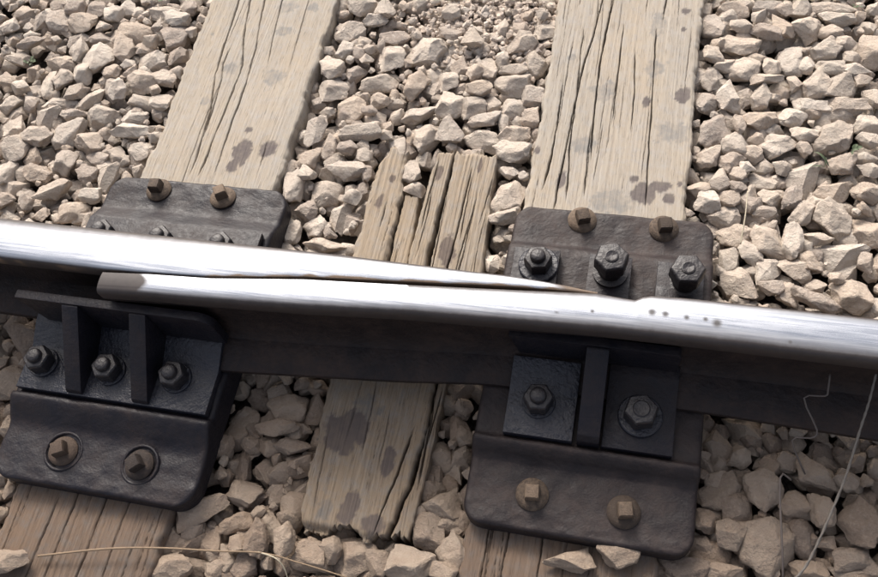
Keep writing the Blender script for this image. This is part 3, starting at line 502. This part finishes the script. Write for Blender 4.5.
def rail_things():
    a = empty('running_rail', (.9, -.08, ZF)); inv = Matrix.Translation(-a.location)
    def put(o, par): o.parent = par; o.matrix_parent_inverse = Matrix.Translation(-par.location); return o
    put(sweep('head', xsF, lambda x: head_ring(F_hb(x), F_hf(x), -.004*max(0, min(1, (-.36-x)/.07)), rb=.0015 if x < .24 else .0015+.0085*min(1, (x-.24)/.06)), M_HEAD, None, attr={'polish': polF, 'pit': pitF}), a)
    xw = np.concatenate([np.arange(-.425, .62, .03), [2.6]])
    put(sweep('web', xw, lambda x: [(F_wc(x)+.008, ZF+.022), (F_wc(x)+.0075, ZF+.07), (F_wc(x)+.013, ZT-.034), (F_wc(x)-.013, ZT-.034), (F_wc(x)-.0075, ZT-.05), (F_wc(x)-.0075, ZF+.055), (F_wc(x)-.013, ZF+.03), (F_wc(x)-.02, ZF+.022)], M_RAILSIDE, None), a)
    def foot(x):
        ff, fb, wc = F_ff(x), F_fb(x), F_wc(x)
        return [(ff+.001, ZF), (ff-.0002, ZF+.003), (ff, ZF+.010), (ff+.003, ZF+.0122), (wc-.022, ZF+.0235), (min(wc+.018, fb-.003), ZF+.0235), (fb-.001, ZF+.012), (fb, ZF+.003), (fb-.001, ZF)]
    put(sweep('foot', xw, foot, M_RAILSIDE, None), a)
    tag(a, 'polished rail on the right, its cut end overlapping in front of the tapered rail', 'rail')
    b = empty('tapered_rail', (-1.2, -.07, ZF))
    put(sweep('head', xsB, lambda x: head_ring(B_hb(x), B_hf(x), dzB(x), rf0=.009 if x < -.46 else .009-.0075*min(1, (x+.46)/.1)), M_HEAD, None, attr={'polish': polB, 'pit': lambda x, y, z: 0., 'rust': rustB}), b)
    xw = np.array([-2.6, -.9, -.6, -.44, -.4, -.2, 0, .1, .2])
    wcB = ip([(-3, -.071), (-.3, -.071), (0, -.060), (.2, -.0515)])
    put(sweep('web', xw, lambda x: [(wcB(x)+.007*(1 if x < 0 else .5), ZF+.022), (wcB(x)+.007*(1 if x < 0 else .5), ZT-.036), (wcB(x)-.007*(1 if x < 0 else .5), ZT-.036), (wcB(x)-.007*(1 if x < 0 else .5), ZF+.022)], M_RAILSIDE, None), b)
    fbf = ip([(-3, -.1335), (-.45, -.1335), (-.436, -.0955), (-.1, -.094), (.1, -.074), (.2, -.056)])
    fbb = ip([(-3, -.008), (.05, -.008), (.2, -.025)])
    put(sweep('foot', xw, lambda x: [(fbf(x), ZF+.0004), (fbf(x), ZF+.010), (fbf(x)+.003, ZF+.0122), (min(wcB(x)-.012, fbb(x)-.016), ZF+.0232), (min(wcB(x)+.012, fbb(x)-.01), ZF+.0232), (fbb(x)-.002, ZF+.0122), (fbb(x), ZF+.010), (fbb(x), ZF+.0004)], M_RAILSIDE, None), b)
    tag(b, 'polished rail on the left, head tapering to a thin blade at its tip', 'rail')
rail_things()

# ---------------------------------------------------------------- chair plates
def cast_plate(name, x0, x1, prof, rad, mat, parent, seed):
    """prof: (y, z) along the plate, front to back; rounded corners in plan; noisy cast top"""
    P = np.array(prof); ya, yb = P[0, 0], P[-1, 0]
    ys = []
    for i in range(len(P)-1):
        n = max(2, int(abs(P[i+1, 0]-P[i, 0])/.005)); ys += list(np.linspace(P[i, 0], P[i+1, 0], n, endpoint=False))
    e = np.array([0, .0012, .0035, .0065]); ys = np.unique(np.round(np.concatenate([ys, [yb], ya+e, yb-e, ya+rad*(1-np.cos(np.linspace(0, math.pi/2, 9))), yb-rad*(1-np.cos(np.linspace(0, math.pi/2, 9)))]), 5))
    w_ = x1-x0; t = np.unique(np.concatenate([[0, .0012, .0035, .0065], np.linspace(.012, w_-.012, 46), w_-np.array([0, .0012, .0035, .0065])]))/w_
    T, Y = np.meshgrid(t, ys)
    d = np.minimum(Y-ya, yb-Y); ins = np.where(d < rad, rad-np.sqrt(np.clip(rad**2-(rad-d)**2, 0, None)), 0)
    X = (x0+ins)+(x1-x0-2*ins)*T
    Z = np.interp(Y, P[:, 0], P[:, 1])
    edge = np.minimum(np.minimum((X-(x0+ins)), (x1-ins)-X), d); er = .0065; k = np.clip(1-edge/er, 0, 1); Z = Z-er*(1-np.sqrt(np.clip(1-k*k, 0, 1)))
    Z = Z+(vnoise(X*60, Y*60, seed)-.5)*.0022+(vnoise(X*170, Y*170, seed+1)-.5)*.0010
    V = np.stack([X, Y, Z], -1).reshape(-1, 3); ny, nx = X.shape; F = [grid_faces(ny, nx)]
    idx = np.arange(ny*nx).reshape(ny, nx); loop = np.concatenate([idx[0, :], idx[1:, -1], idx[-1, -2::-1], idx[-2:0:-1, 0]])
    low = V[loop].copy(); low[:, 2] = -.003; n0 = len(V); m = len(loop); ii = np.arange(m); jj = (ii+1) % m
    F.append(np.stack([loop[ii], n0+ii, n0+jj, loop[jj]], -1)); V = np.concatenate([V, low]); F = np.concatenate(F)
    o = link(name, mesh_np(name, V, F), mat, parent)
    if parent: o.matrix_parent_inverse = Matrix.Translation(-parent.location)
    return o
def put(o, par): o.parent = par; o.matrix_parent_inverse = Matrix.Translation(-par.location); return o

def prism(rings, bev=.0015, seg=2):
    """rings: list of (list of (x, y), z) bottom to top, same count"""
    bm = bmesh.new(); R_ = [[bm.verts.new((x, y, z)) for x, y in ring] for ring, z in rings]
    n = len(R_[0])
    bm.faces.new(R_[0][::-1]); bm.faces.new(R_[-1])
    for a, b in zip(R_, R_[1:]):
        for i in range(n): bm.faces.new((a[i], a[(i+1) % n], b[(i+1) % n], b[i]))
    bmesh.ops.recalc_face_normals(bm, faces=bm.faces)
    if bev: bmesh.ops.bevel(bm, geom=bm.edges[:], offset=bev, segments=seg, profile=.6, affect='EDGES', clamp_overlap=True)
    return bm
def ngon(r, n, rot=0): return [(r*math.cos(rot+2*math.pi*i/n), r*math.sin(rot+2*math.pi*i/n)) for i in range(n)]
def lathe(prof, n=28):
    bm = bmesh.new(); rr_ = [[bm.verts.new((r*math.cos(2*math.pi*i/n), r*math.sin(2*math.pi*i/n), z)) for i in range(n)] for r, z in prof]
    for a, b in zip(rr_, rr_[1:]):
        for i in range(n): bm.faces.new((a[i], a[(i+1) % n], b[(i+1) % n], b[i]))
    bm.faces.new(rr_[-1]); bm.faces.new(rr_[0][::-1]); return bm
ME_WASH = from_bm('washer', lathe([(.0225, 0), (.0225, .003), (.0215, .004), (.012, .004)]), True, 40)
ME_WASH_L = from_bm('washer', lathe([(.029, 0), (.029, .0045), (.0275, .006), (.012, .006)]), True, 40)
def hexnut(rad, h):
    bm = prism([(ngon(rad*.985, 6), 0), (ngon(rad, 6), h*.5), (ngon(rad, 6), h*.86), (ngon(rad*.9, 6), h)], .0012, 2); return from_bm('nut', bm, True, 35)
ME_NUT = hexnut(.0205, .022); ME_NUT_L = hexnut(.0225, .026)
ME_BOSS = from_bm('boss', lathe([(.0300, 0), (.0292, .0022), (.0275, .0030), (.0255, .0022), (.0245, 0)]), True, 60)
ME_END = from_bm('bolt_end', lathe([(.0112, 0), (.0112, .030), (.0105, .033), (.0085, .0350), (.004, .0358)]), True, 40)
ME_END_S = from_bm('bolt_end', lathe([(.0112, 0), (.0112, .0310), (.0098, .0325), (.004, .0318)]), True, 40)
ME_FLANGE = from_bm('collar', lathe([(.0212, 0), (.0218, .003), (.0195, .0065), (.0145, .0090), (.010, .0095)]), True, 40)
def sq(a, tz): return [(-a, -a), (a, -a), (a, a), (-a, a)]
ME_SQ = from_bm('square_head', prism([(sq(.0098, 0), .006), (sq(.0095, 0), .022), (sq(.0082, 0), .0255)], .0012, 2), True, 35)
ME_HEXBOLT = from_bm('bolt_head', prism([(ngon(.0245, 6), 0), (ngon(.0245, 6), .020), (ngon(.022, 6), .0235)], .0014, 2), True, 35)
ME_SHANK = from_bm('spacer', lathe([(.0245, 0), (.0245, .005), (.017, .007), (.017, .022), (.021, .023), (.021, .027)]), True, 40)
ME_DIMPLE = from_bm('bolt_tip', lathe([(.0095, 0), (.0095, .0018), (.0075, .0026), (.0045, .0012)]), True, 40)
def child(name, me, mat, par, loc, rz=0, tilt=(0, 0)):
    o = bpy.data.objects.new(name, me); COL.objects.link(o)
    if not me.materials: me.materials.append(mat)
    else:
        o.material_slots[0].link = 'OBJECT'; o.material_slots[0].material = mat
    o.parent = par; o.location = loc; o.rotation_euler = (tilt[0], tilt[1], rz); return o
def nut_bolt(par, base, x, y, z, rz, washer='s', kind='nut', tilt=(0, 0)):
    """bolt shank (part) with nut and washer as its own pieces"""
    bx, by, bz = base
    b = child('bolt', ME_END if kind == 'nut' else ME_END_S, M_NUT, par, (x-bx, y-by, z-bz), rz, tilt)
    child('washer', ME_WASH if washer == 's' else ME_WASH_L, M_CLIP, b, (0, 0, .0002))
    child('nut', ME_NUT if kind == 'nut' else ME_NUT_L, M_NUT, b, (0, 0, .0045))
    return b
def screw_spike(par, base, x, y, z, rz, mat, tilt=(0, 0), boss=False):
    bx, by, bz = base
    s = child('screw_spike', ME_FLANGE, mat, par, (x-bx, y-by, z-bz), rz, tilt)
    child('square_head', ME_SQ, mat, s, (0, 0, 0))
    if boss: child('boss', ME_BOSS, M_PLATE, s, (0, 0, .0004))
    return s

PL = (-.597, -.275); PR = (.096, .393)
def chair(name, xr, prof, rad, spikes_f, spikes_b, label, seed):
    base = ((xr[0]+xr[1])/2, -.09, 0); t = empty(name, base)
    cast_plate('plate', xr[0], xr[1], prof, rad, M_PLATE_DUSTY if seed == 2 else M_PLATE, t, seed)
    for (x, y, rz, ti) in spikes_f: screw_spike(t, base, x, y, prof[1][1]-.0006, rz, M_RUSTD if seed == 1 else M_RUST, ti, seed == 1)
    for (x, y, rz, ti) in spikes_b: screw_spike(t, base, x, y, prof[-2][1]-.0006, rz, M_RUST, ti)
    tag(t, label, 'base plate', 'cast plates carrying the rails'); return t
chair('chair_plate', PL, [(-.3745, .028), (-.302, .0285), (-.292, .031), (-.264, .052), (-.2585, .0545), (-.2525, .053), (-.2505, .0455), (.052, .0455), (.060, .045), (.088, .029), (.096, .028), (.152, .028)], .034,
      [(-.492, -.324, .5, (.06, .05)), (-.369, -.325, .75, (.05, -.10))], [(-.503, .128, .08, (0, 0)), (-.386, .125, .6, (-.08, .06))], 'black greasy cast plate under the left three-bolt brace, on the left sleeper', 1)
chair('chair_plate', PR, [(-.3265, .028), (-.246, .0285), (-.239, .030), (-.224, .051), (-.219, .0545), (-.2135, .053), (-.2115, .0455), (.078, .0455), (.085, .044), (.100, .029), (.108, .028), (.166, .028)], .028,
      [(.1845, -.2785, .1, (.05, .03)), (.303, -.2825, .2, (.04, .06))], [(.1985, .147, .35, (.12, .05)), (.3195, .145, .2, (.10, .06))], 'dusty black cast plate under the right clip and brace, on the right sleeper', 2)

# ---------------------------------------------------------------- braces and clips
def slab(name, x0, x1, prof, mat, par, bev=.002, skew=0):
    """profile polygon in (y, z), extruded along x"""
    bm = bmesh.new(); A = [bm.verts.new((x0+skew*p[1], p[0], p[1])) for p in prof]; B = [bm.verts.new((x1+skew*p[1], p[0], p[1])) for p in prof]
    n = len(prof); bm.faces.new(A); bm.faces.new(B[::-1])
    for i in range(n): bm.faces.new((A[i], B[i], B[(i+1) % n], A[(i+1) % n]))
    bmesh.ops.recalc_face_normals(bm, faces=bm.faces)
    bmesh.ops.bevel(bm, geom=bm.edges[:], offset=bev, segments=2, profile=.6, affect='EDGES', clamp_overlap=True)
    return put(link(name, from_bm(name, bm, True, 40), mat), par)
def backplate(name, x0, x1, ya, yb, z0, z1, cut, mat, par):
    """upright plate with its far top corner rounded off, facing -y"""
    pts = [(x0+.012, z0), (x1, z0), (x1, z1-cut)]
    for k in range(1, 7): a = R(90*k/6); pts.append((x1-cut+cut*math.cos(a), z1-cut+cut*math.sin(a)))
    pts.append((x0, z1)); bm = bmesh.new()
    A = [bm.verts.new((x, ya, z)) for x, z in pts]; B = [bm.verts.new((x, yb, z)) for x, z in pts]; n = len(pts)
    bm.faces.new(A); bm.faces.new(B[::-1])
    for i in range(n): bm.faces.new((A[i], B[i], B[(i+1) % n], A[(i+1) % n]))
    bmesh.ops.recalc_face_normals(bm, faces=bm.faces)
    bmesh.ops.bevel(bm, geom=bm.edges[:], offset=.0014, segments=2, profile=.6, affect='EDGES', clamp_overlap=True)
    return put(link(name, from_bm(name, bm, True, 40), mat), par)
ZB = .0465
# left: one brace, two gussets, three nuts
bl = empty('rail_brace', (-.435, -.2, ZB)); b0 = tuple(bl.location)
slab('foot_plate', -.5875, -.282, [(-.2475, ZB), (-.2475, ZB+.013), (-.182, ZB+.0140), (-.15, ZB+.0285), (-.131, ZB+.033), (-.131, ZB+.024), (-.16, ZB+.0165), (-.181, ZB)], M_CLIP, bl)
backplate('back_plate', -.578, -.2745, -.1445, -.1315, ZB+.031, .1515, .022, M_PLATE, bl)
for gx in (-.4995, -.3935): slab('gusset', gx-.002, gx+.0235, [(-.246, ZB+.0145), (-.243, ZB+.021), (-.147, .149), (-.1446, .149), (-.1446, ZB+.03), (-.18, ZB+.0145)], M_PLATE, bl, .003)
for x, y, rz in ((-.556, -.2065, .3), (-.445, -.2045, .15), (-.3405, -.2015, .0)): nut_bolt(bl, b0, x, y, ZB+.0135, rz)
tag(bl, 'black steel rail brace with two gussets and three nuts, left plate', 'rail brace')
# right: brace with one gusset and one nut, and a flat clip beside it
br = empty('rail_brace', (.3, -.16, ZB)); b0 = tuple(br.location)
slab('foot_plate', .2655, .3555, [(-.2095, ZB), (-.2095, ZB+.013), (-.15, ZB+.0155), (-.11, ZB+.0265), (-.0915, ZB+.0295), (-.0915, ZB+.0275), (-.142, ZB+.0134), (-.1445, ZB)], M_PLATE, br)
backplate('back_plate', .131, .352, -.1005, -.0885, ZB+.031, .131, .006, M_PLATE, br)
slab('gusset', .2335, .2625, [(-.2095, ZB), (-.2095, ZB+.020), (-.203, ZB+.030), (-.104, .129), (-.1007, .129), (-.1007, ZB+.028), (-.142, ZB+.0136), (-.1445, ZB)], M_PLATE, br, .003)
nut_bolt(br, b0, .3105, -.1625, ZB+.0145, .28, 'l', 'flat')
tag(br, 'black steel rail brace with one gusset and one large hex nut, right plate', 'rail brace')
cl = empty('rail_clip', (.18, -.16, ZB)); b0 = tuple(cl.location)
slab('clip_plate', .136, .2275, [(-.2095, ZB), (-.2095, ZB+.015), (-.15, ZB+.0165), (-.112, ZB+.0275), (-.1045, ZB+.0295), (-.1045, ZB+.027), (-.142, ZB+.0136), (-.1445, ZB)], M_CLIP, cl)
nut_bolt(cl, b0, .1778, -.1632, ZB+.0155, .1)
tag(cl, 'pitted black clip plate with one nut, left of the right brace gusset', 'rail clip')
# behind the rails, right plate: three clips
def back_clip(x0, x1, ztop, yb, label):
    t = empty('rail_clip', ((x0+x1)/2, .03, ZB)); 
    slab('clip_plate', x0, x1, [(yb, ZB), (yb, ztop), (-.008, ztop), (-.028, ztop+.009), (-.03, ZB+.0246), (-.012, ZB+.0145), (-.004, ZB)], M_PLATE, t, .0022)
    return tag(t, label, 'rail clip', 'clips behind the right rail')
c = back_clip(.110, .176, .0605, .072, 'rear clip with large pale washer and nut, nearest the split timber'); p0 = tuple(c.location); nut_bolt(c, p0, .1478, .0445, .0605, .2, 'l')
c = back_clip(.219, .279, .0625, .072, 'rear clip with the tallest hex bolt, middle of the three behind the blade tip'); p0 = tuple(c.location)
bt = child('bolt', ME_SHANK, M_NUT, c, (.2505-p0[0], .0435-p0[1], .0625-p0[2])); h_ = child('bolt_head', ME_HEXBOLT, M_NUT, bt, (0, 0, .0265), .3); child('bolt_tip', ME_DIMPLE, M_NUT, bt, (0, 0, .0498))
c = back_clip(.315, .379, .0605, .072, 'rear clip with hex bolt close behind the rail, nearest the right-hand ballast'); p0 = tuple(c.location)
bt = child('bolt', ME_SHANK, M_NUT, c, (.3535-p0[0], .0420-p0[1], .0605-.006-p0[2])); child('bolt_head', ME_HEXBOLT, M_NUT, bt, (0, 0, .0265), .1); child('bolt_tip', ME_DIMPLE, M_NUT, bt, (0, 0, .0498))
t = empty('rail_clip', (-.435, .03, ZB)); p0 = tuple(t.location)
slab('clip_plate', -.585, -.285, [(.052, ZB), (.052, ZB+.012), (-.004, ZB+.014), (-.028, ZB+.030), (-.03, ZB+.0246), (-.012, ZB+.0145), (-.004, ZB)], M_PLATE, t, .0022)
for x in (-.548, -.446, -.343): nut_bolt(t, p0, x, .020, ZB+.0020, .4)
tag(t, 'long rear clip with three nuts half hidden behind the left rail', 'rail clip')

# ---------------------------------------------------------------- straws, cord, wires, weeds
def tube(name, pts, rad, mat, taper=1.0, smoothn=8, twist=0):
    P = [Vector(p) for p in pts]; Q = []
    for i in range(len(P)-1):
        p0, p1, p2, p3 = P[max(0, i-1)], P[i], P[i+1], P[min(len(P)-1, i+2)]
        for k in range(smoothn):
            t = k/smoothn; Q.append(.5*((2*p1)+(p2-p0)*t+(2*p0-5*p1+4*p2-p3)*t*t+(3*p1-p0-3*p2+p3)*t**3))
    Q.append(P[-1]); n = 8; V = []; F = []
    for i, q in enumerate(Q):
        d = (Q[min(i+1, len(Q)-1)]-Q[max(i-1, 0)]).normalized(); u = d.orthogonal().normalized() if i == 0 else (u-d*u.dot(d)).normalized(); v = d.cross(u)
        r0 = rad*(1+(taper-1)*i/(len(Q)-1))
        for k in range(n):
            a = 2*math.pi*k/n; r_ = r0*(1+((.18)*math.cos(2*(a-i*twist)) if twist else 0)); V.append(q+(u*math.cos(a)+v*math.sin(a))*r_)
    for i in range(len(Q)-1):
        for k in range(n): F.append((i*n+k, i*n+(k+1) % n, (i+1)*n+(k+1) % n, (i+1)*n+k))
    F.append(tuple(range(n-1, -1, -1))); F.append(tuple((len(Q)-1)*n+k for k in range(n)))
    return link(name, mesh_np(name, V, F), mat)
tag(tube('dry_stalk', WIRES['stalk'], .0016, M_STRAW, .6), 'long brown dry stalk lying across the left sleeper and front stones', 'stalk')
tag(tube('curled_straw', WIRES['loop'], .0012, M_STEM, .6), 'short pale straw curling off the dry stalk over front stones', 'straw')
tag(tube('cord', WIRES['cord'], .0017, M_CORD, .8, 22, .45), 'grey twisted cord rising from the stones to the right rail', 'cord')
tag(tube('bent_wire', WIRES['w1'], .0012, M_WIRE, 1, 3), 'thin kinked wire hanging beside the foot of the right rail', 'wire')
tag(tube('bent_wire', WIRES['w2'], .0014, M_WIRE, 1, 3), 'thin hooked wire standing against the biggest front stone', 'wire')
tag(tube('straw', [(.432, .142, .012), (.436, .19, .02), (.438, .235, .014), (.452, .13, .0)][0:3], .0012, M_STEM, .6), 'thin pale straw standing among stones right of the right plate', 'straw')
def weed(p, n, size, label, seed, blade=False):
    r = random.Random(seed); t = empty('weed', p)
    for i in range(n):
        a = r.uniform(0, 6.28); L = size*r.uniform(.5, 1.1); up = r.uniform(.3, .9); wd = L*(.06 if blade else .26); V = []; F = []
        m = 6
        for k in range(m):
            s = k/(m-1); d = Vector((math.cos(a), math.sin(a), 0)); c_ = d*L*s+Vector((0, 0, L*up*math.sin(s*2.3)*.6)); sd_ = Vector((-d.y, d.x, 0))*wd*math.sin(math.pi*(s*.9+.08))
            V += [c_-sd_, c_+Vector((0, 0, -wd*.25)), c_+sd_]
        for k in range(m-1):
            for j in (0, 1): F.append((k*3+j, k*3+j+1, k*3+j+4, k*3+j+3))
        child('leaf', mesh_np('leaf', V, F), M_LEAF, t, (r.uniform(-.006, .006), r.uniform(-.006, .006), .002))
    return tag(t, label, 'weed', 'weeds between the stones')
wd = WIRES['weed']
weed((wd[0][0], wd[0][1], .0), 9, .012, 'tiny green weed among pale stones at far left', 1)
weed((wd[1][0], wd[1][1], .0), 5, .009, 'tiny green weed beside the far end of the left sleeper', 2)
weed((wd[2][0], wd[2][1], .0), 6, .012, 'small green weed among stones at far right', 3)
weed((wd[3][0], wd[3][1], .006), 3, .030, 'thin green grass blades arching over a stone at far right', 4, True)
weed((wd[4][0], wd[4][1], .0), 5, .010, 'tiny green weed at the top right among stones', 5)
